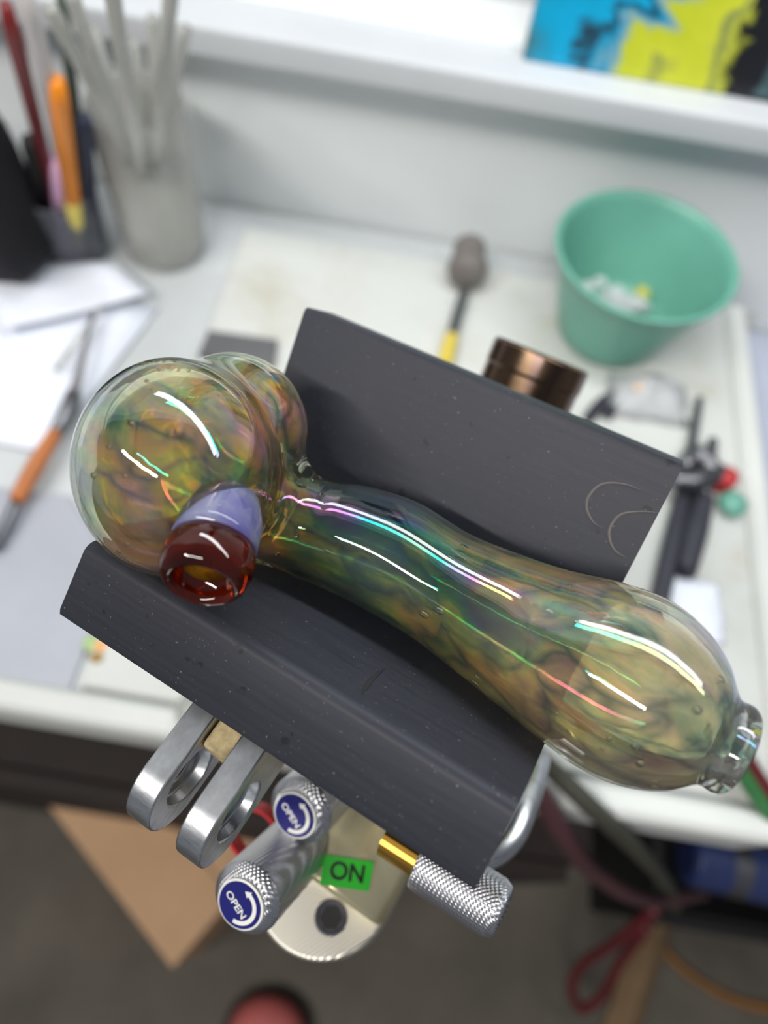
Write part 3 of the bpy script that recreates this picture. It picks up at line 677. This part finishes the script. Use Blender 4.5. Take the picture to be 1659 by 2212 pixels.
mk('tail', *tubeg([g(36, 1080, .012), g(15, 1130, .010), g(-15, 1190, .008)], [.003, .0035, .003], 10, 6), M_steel, t, smooth=True)
rr = thing('glass_rod', onz(190, 700, .010), 'thin grey glass rod lying on the paper beside the brown-handled tool', 'rod'); b0 = np.array(rr.location)
mk('rod', *tubeg([g(215, 670, .012), g(120, 800, .012)], .0018, 8), M_frost, rr, smooth=True); mk('tip', *tubeg([g(216, 668, .012), g(225, 655, .012)], [.0018, .0004], 8), M_clear, rr)
# frit flecks on the bench front
for i, (x, y, c, lab) in enumerate(((222, 1398, (232, 164, 96), 'orange frit crumb left of the marver'), (200, 1392, (166, 190, 130), 'pale green frit crumb left of the marver'), (214, 1424, (150, 120, 60), 'brown frit crumb left of the marver'))):
    c0 = onz(x, y, .0035); tag(mk('frit_crumb', *lathe([(0, -.0005), (.004, 0), (.0052, .002), (.003, .004), (0, .0045)], c0, (.1, .1, 1), 9), plain('frit_%s' % ('orange', 'green', 'brown')[i], c, .5)), lab, 'frit')
c0 = onz(432, 1540, .009); tag(mk('clear_marble', *lathe([(0, 0), (.006, .001), (.0105, .005), (.0115, .009), (.0095, .014), (.005, .017), (0, .018)], c0, (0, 0, 1), 28), M_frost, smooth=True), 'clear glass lump on the front bench lip by the clevis ears', 'glass lump')
c0 = atd(392, 1612, .42); tag(mk('copper_hook', *tubeg([c0 + [.0, 0, .004], c0 + [.006, .004, .012], c0 + [.014, .012, .022], c0 + [.02, .02, .034]], .006, 12, 14), plain('copper', (206, 128, 84), .45, .3), smooth=True), 'copper coloured hook hanging on the front bench lip', 'hook')

# pen cup and its contents
pc = onz(172, 545, 0); pc[2] = .001
cupp = [(0, 0), (.021, 0), (.0225, .002), (.0265, .055), (.0280, .057), (.0280, .0585), (.0258, .0580), (.0213, .004), (0, .003)]
tag(mk('pen_cup', *lathe(cupp, pc, (0, 0, 1), 48), M_cup, smooth=True), 'smoky clear plastic cup holding pens and brushes', 'cup')
# pens lean out of the cup: foot inside the cup, tip given by pixel at a height
def pen(name, foot, tipx, tipy, ztip, r, m, label, cat, m2=None, split=.3):
    f0 = pc + np.array([foot[0], foot[1], .006]); tp = onz(tipx, tipy, ztip); t = thing(name, f0, label, cat)
    d = tp - f0; mk('barrel', *tubeg([d * split, d * .92, d], [r, r, r * .75], 14), m, t, smooth=True)
    mk('grip', *tubeg([d * 0, d * .03, d * split], [r * .5, r * .95, r], 14), m2 or m, t, smooth=True); return t
pen('orange_pen', (.004, -.006), 122, 172, .165, .0052, M_orange, 'bright orange pen standing in the pen cup', 'pen', plain('yellow_grip', (206, 190, 96), .5), .38)
pen('pink_pen', (-.006, -.012), 128, 340, .095, .0058, M_pink, 'pale pink pen standing at the front of the pen cup', 'pen')
pen('red_brush', (-.010, .004), 12, 10, .20, .0042, plain('dark_red_lacquer', (112, 24, 24), .4), 'dark red brush leaning left out of the pen cup', 'brush')
pen('navy_brush', (.012, .002), 182, 250, .12, .0048, plain('navy_lacquer', (44, 50, 72), .4), 'dark navy brush standing right of the orange pen', 'brush')
pen('black_brush', (-.013, -.002), 62, 300, .105, .0060, M_black, 'black handled brush standing left of the pink pen', 'brush')
pen('white_brush', (0, .010), 50, -40, .22, .0048, plain('dusty_white', (196, 190, 188), .5), 'dusty white stick leaning far left out of the pen cup', 'stick')
pen('green_brush', (.008, .008), 130, -20, .19, .0035, plain('dark_green_lacquer', (62, 74, 62), .4), 'dark green stick standing upright in the pen cup', 'stick')
# tall dusty glass with clear rods
vc_ = onz(362, 535, 0); vc_[2] = .001
vase = [(0, 0), (.027, 0), (.0295, .003), (.0305, .02), (.0312, .115), (.0305, .1155), (.0290, .114), (.0285, .02), (.026, .006), (0, .005)]
tag(mk('rod_jar', *lathe(vase, vc_, (0, 0, 1), 56), M_frost, smooth=True), 'tall dusty clear glass jar full of pale glass rods', 'jar')
tips = [(372, -40, .24), (240, -30, .25), (200, 60, .17), (330, 40, .19), (155, -10, .23), (110, 20, .22), (290, 90, .16), (400, 60, .18)]
labs = ['rightmost tall clear glass rod in the rod jar', 'tall pale rod leaning slightly left in the rod jar', 'short pale rod leaning left in the rod jar', 'middle clear rod standing in the rod jar',
        'long pale rod leaning left over the pen cup', 'lowest pale rod leaning far left over the pens', 'short clear rod at the front of the rod jar', 'short clear rod leaning right in the rod jar']
for i, (x, y, z) in enumerate(tips):
    a = i * 2.4; f0 = vc_ + np.array([.012 * math.cos(a), .012 * math.sin(a), .008]); tp = onz(x, y, z)
    # leave through the jar's mouth
    k = (.112 - .008) / (tp[2] - f0[2]); m_ = f0 + (tp - f0) * k; off = m_[:2] - vc_[:2]; dist = np.linalg.norm(off)
    if dist > .023: sh = off * (1 - .023 / dist); f0 = f0 - np.array([*sh, 0]) / max(.25, 1 - k); f0[:2] = vc_[:2] + np.clip(f0[:2] - vc_[:2], -.019, .019)
    tag(mk('clear_glass_rod', *tubeg([f0, tp], .0034, 12), M_frost, smooth=True), labs[i], 'rod', 'rods in the dusty jar')
# dark bag at the far left with a pink tag
bgp = onz(-5, 420, .07)
_bm = bmesh.new(); bmesh.ops.create_uvsphere(_bm, u_segments=24, v_segments=14, radius=1)
vs = []; fs = [tuple(v.index for v in f_.verts) for f_ in _bm.faces]
rs = np.random.RandomState(4)
for v in _bm.verts:
    x, y, z = v.co; k = 1 + .10 * math.sin(5 * x + 3 * z) + .06 * math.sin(7 * y)
    p = np.sign([x, y, z]) * np.abs([x, y, z]) ** .7
    vs.append((bgp[0] - .024 + p[0] * .046 * k, min(YW - .004, bgp[1] + p[1] * .034 * k), .074 + p[2] * .073))
_bm.free()
tag(mk('cloth_bag', vs, fs, plain('black_cloth', (16, 15, 22), .9, vary=.3), smooth=True), 'black cloth bag slumped at the far left beside the pens', 'bag')
c0 = onz(30, 575, .010); c1 = onz(80, 505, .022)
tag(mk('pink_eraser', *tubeg([c0, (c0 + c1) / 2 + [0, 0, .002], c1], [.007, .0085, .006], 12, 10), plain('pink_rubber', (222, 136, 138), .6), smooth=True), 'soft pink eraser stick lying against the black bag', 'eraser')

# ------------------------------------------------------------------ painting leaning above the sill
n = NT('poured_paint'); oc = n.map((1, 1, 1)); dn = n.node('ShaderNodeTexNoise', Vector=oc, Scale=14.0, Detail=2.0, Distortion=1.2).outputs['Color']
wv = n.node('ShaderNodeVectorMath', {'operation': 'SCALE'}, i0=n.node('ShaderNodeVectorMath', {'operation': 'SUBTRACT'}, i0=dn, i1=(.5, .5, .5)).outputs[0], Scale=.14).outputs[0]
sv = n.node('ShaderNodeVectorMath', {'operation': 'ADD'}, i0=oc, i1=wv).outputs[0]
sx = n.node('ShaderNodeSeparateXYZ', Vector=sv); bx = n.node('ShaderNodeMapRange', i0=sx.outputs[0], i1=-.125, i2=.088, i3=0.0, i4=1.0).outputs[0]
bx = n.math('ADD', bx, n.math('MULTIPLY', n.math('SUBTRACT', n.noise(26, 3, .6, 2.5, vec=sv), .5), .16))
pc_ = n.ramp(bx, [(.02, lin((60, 110, 120))), (.08, lin((0, 150, 190))), (.20, lin((0, 160, 205))), (.235, lin((30, 44, 56))), (.27, lin((0, 140, 180))), (.31, lin((120, 160, 170))), (.35, lin((186, 194, 40))), (.46, lin((196, 202, 52))),
                  (.50, lin((120, 128, 80))), (.54, lin((180, 186, 60))), (.58, lin((20, 22, 26))), (.68, lin((24, 26, 34))), (.74, lin((88, 120, 124))), (.82, lin((80, 116, 84))), (.90, lin((40, 60, 78))), (1.0, lin((30, 40, 56)))])
n.set(Base_Color=pc_, Roughness=.35); M_paint = n.m
zp0 = zst + .0003; pbl = onz(1128, 130, zst)
yp0 = pbl[1]; pl = pbl[0]
pt = thing('painting', (pl + .125, yp0, zp0), 'poured acrylic canvas in cyan, lime and black leaning above the sill', 'painting')
tl = .10
def tilt(v): x, y, z = v; return (x, y + z * tl, z)
mk('canvas', [tilt(v) for v in box(-.125, .125, -.0005, .015, .0, .20)[0]], box(0, 1, 0, 1, 0, 1)[1], M_paint, pt, bevel=.001)
mk('stretcher_edge', [tilt(v) for v in box(-.124, .124, .0152, .020, .001, .199)[0]], box(0, 1, 0, 1, 0, 1)[1], M_wood, pt)

# ------------------------------------------------------------------ hoses, box and things below the bench
def hose(name, pts, r, m, label, group=None):
    return tag(mk(name, *tubeg([atd(*p) for p in pts], r, 12, 50), m, smooth=True), label, 'hose', group)
hose('gas_hose', [(1120, 1600, .34), (1190, 1660, .36), (1300, 1765, .368), (1390, 1850, .42), (1440, 1910, .52), (1460, 1960, .66)], .0052, M_rubk, 'dark olive hose running from the torch over the bench lip')
hose('gas_hose', [(1080, 1600, .33), (1150, 1690, .35), (1215, 1800, .38), (1290, 1890, .44), (1400, 1945, .52), (1520, 1930, .62)], .0055, M_rubm, 'maroon hose sagging below the front bench lip')
hose('gas_hose', [(1570, 1570, .36), (1612, 1640, .37), (1680, 1740, .38), (1800, 1900, .42)], .0042, M_rubr, 'red hose at the right edge below the pipe mouth')
hose('gas_hose', [(1560, 1600, .362), (1598, 1662, .37), (1665, 1765, .38), (1780, 1930, .42)], .0042, M_rubg, 'green hose running alongside the red hose at the right')
hose('cord', [(1420, 1960, .75), (1330, 2035, .8), (1262, 2080, .85), (1235, 2130, .88), (1255, 2180, .9), (1300, 2150, .88), (1340, 2080, .85), (1400, 2000, .8)], .0060, M_rubr, 'dark red cord hanging in a loop near the wooden post')
tag(mk('cord', *tubeg([onz(x, y, -.744) for x, y in ((1400, 2000), (1450, 2070), (1520, 2125), (1600, 2165), (1760, 2200))], .0055, 12, 40), plain('ochre_cord', (132, 88, 34), .6), smooth=True), 'ochre cord curving across the floor at bottom right', 'cord')
q0, q1 = onz(1330, 2260, -.745), onz(1425, 1960, -.70)
tag(mk('wooden_post', *tubeg([q0, q1], .024, 4), plain('brown_timber', (122, 98, 70), .75, vary=.2), bevel=.002), 'square brown timber lying on the floor under the red cord', 'timber')
# dark crate and blue canister under the bench at right
cq = onz(1560, 2010, -.60)
t = thing('crate', (cq[0] + .05, cq[1] + .10, -.75), 'black crate standing under the right end of the bench', 'crate')
k = .0
mk('shell', *join(box(-.17, .17, -.10, -.09, 0, .24), box(-.17, .17, .09, .10, 0, .24), box(-.17, -.16, -.09, .09, 0, .24), box(.16, .17, -.09, .09, 0, .24), box(-.16, .16, -.09, .09, 0, .01)), M_black, t, bevel=.003)
mk('rim', *join(box(-.178, .178, -.108, -.098, .235, .25), box(-.178, .178, .098, .108, .235, .25), box(-.178, -.168, -.098, .098, .235, .25), box(.168, .178, -.098, .098, .235, .25)), M_black, t, bevel=.003)
b1 = atd(1480, 1850, .56); b2 = atd(1700, 1905, .56)
t = thing('blue_canister', b1, 'blue canister with grey band lying under the right bench edge', 'canister'); dv = b2 - b1; Lb = np.linalg.norm(dv)
mk('body', *lathe([(0, 0), (.016, 0), (.021, .003), (.021, Lb), (0, Lb)], (0, 0, 0), dv, 32), M_blue, t, bevel=.001)
mk('band', *lathe([(.0212, .03), (.0216, .03), (.0216, .045), (.0212, .045)], (0, 0, 0), dv, 32, closed=True), M_steel, t)
# cardboard box on the floor at the left
zc = -.52
A, B_, C_ = onz(85, 1715, zc), onz(372, 2092, zc), onz(505, 1935, zc)
dx = (C_ - B_) / np.linalg.norm(C_ - B_); D_ = A + (C_ - B_) * 2.0; C2 = B_ + (C_ - B_) * 2.0
t = thing('cardboard_box', ((A + C2) / 2)[:2].tolist() + [-.75], 'closed brown cardboard box on the floor below the clevis ears', 'box'); b0 = np.array(t.location)
quad = [A, B_, C2, D_]; poly = [(p[0] - b0[0], p[1] - b0[1]) for p in quad]
mk('carton', *prism(poly, (0, 0, 0), (1, 0, 0), (0, 1, 0), (0, 0, 1), zc + .75 - .004), M_card, t, bevel=.002)
def lerp(a, b, k): return (a[0] + (b[0] - a[0]) * k, a[1] + (b[1] - a[1]) * k)
f1 = [poly[0], poly[1], lerp(poly[1], poly[2], .492), lerp(poly[0], poly[3], .492)]; f2 = [lerp(poly[0], poly[3], .508), lerp(poly[1], poly[2], .508), poly[2], poly[3]]
for fq in (f1, f2): mk('flap', *prism(fq, (0, 0, zc + .75 - .0035), (1, 0, 0), (0, 1, 0), (0, 0, 1), .003), M_card, t, bevel=.0008)
# shoe toe at the bottom edge
s0 = onz(580, 2222, -.75)
t = thing('shoe', s0, 'red shoe toe with dark sole poking in at the bottom edge', 'shoe')
def shoe_loft(zs, scale):
    rows = []; vs = []; fs = []; m_ = 28
    for z, s in zs:
        for k in range(m_):
            a = 2 * math.pi * k / m_; x = math.sin(a) * .056 * s; y = math.cos(a) * .046 * s
            if math.cos(a) < 0: y = math.cos(a) * .20 * (1 - .05 * (1 - s)); x *= .85 + .15 * (1 + math.cos(a))
            vs.append((x, y, z))
    for i in range(len(zs) - 1):
        for k in range(m_): fs.append((i * m_ + k, i * m_ + (k + 1) % m_, (i + 1) * m_ + (k + 1) % m_, (i + 1) * m_ + k))
    fs.append(tuple(range(m_))[::-1]); fs.append(tuple(range((len(zs) - 1) * m_, len(zs) * m_))); return vs, fs
mk('sole', *shoe_loft([(0, .97), (.004, 1.02), (.018, 1.02), (.022, .98)], 1), plain('dark_brown_sole', (44, 30, 24), .7), t, smooth=True)
mk('upper', *shoe_loft([(.021, .88), (.034, .86), (.046, .76), (.054, .58), (.058, .3)], 1), M_skin, t, smooth=True)

# labels of the setting
for nm, lb, ct in (('floor', 'dark grey concrete floor below the bench', 'floor'), ('wall_back', 'white painted wall between bench and sill', 'wall'), ('wall_upper_back', 'white wall around the dark window', 'wall'),
                   ('trim_1', 'white window sill ledge carrying the painting', 'sill'), ('window_1', 'white framed window with dark night pane', 'window')):
    o = bpy.data.objects.get(nm)
    if o: o['label'] = lb; o['category'] = ct
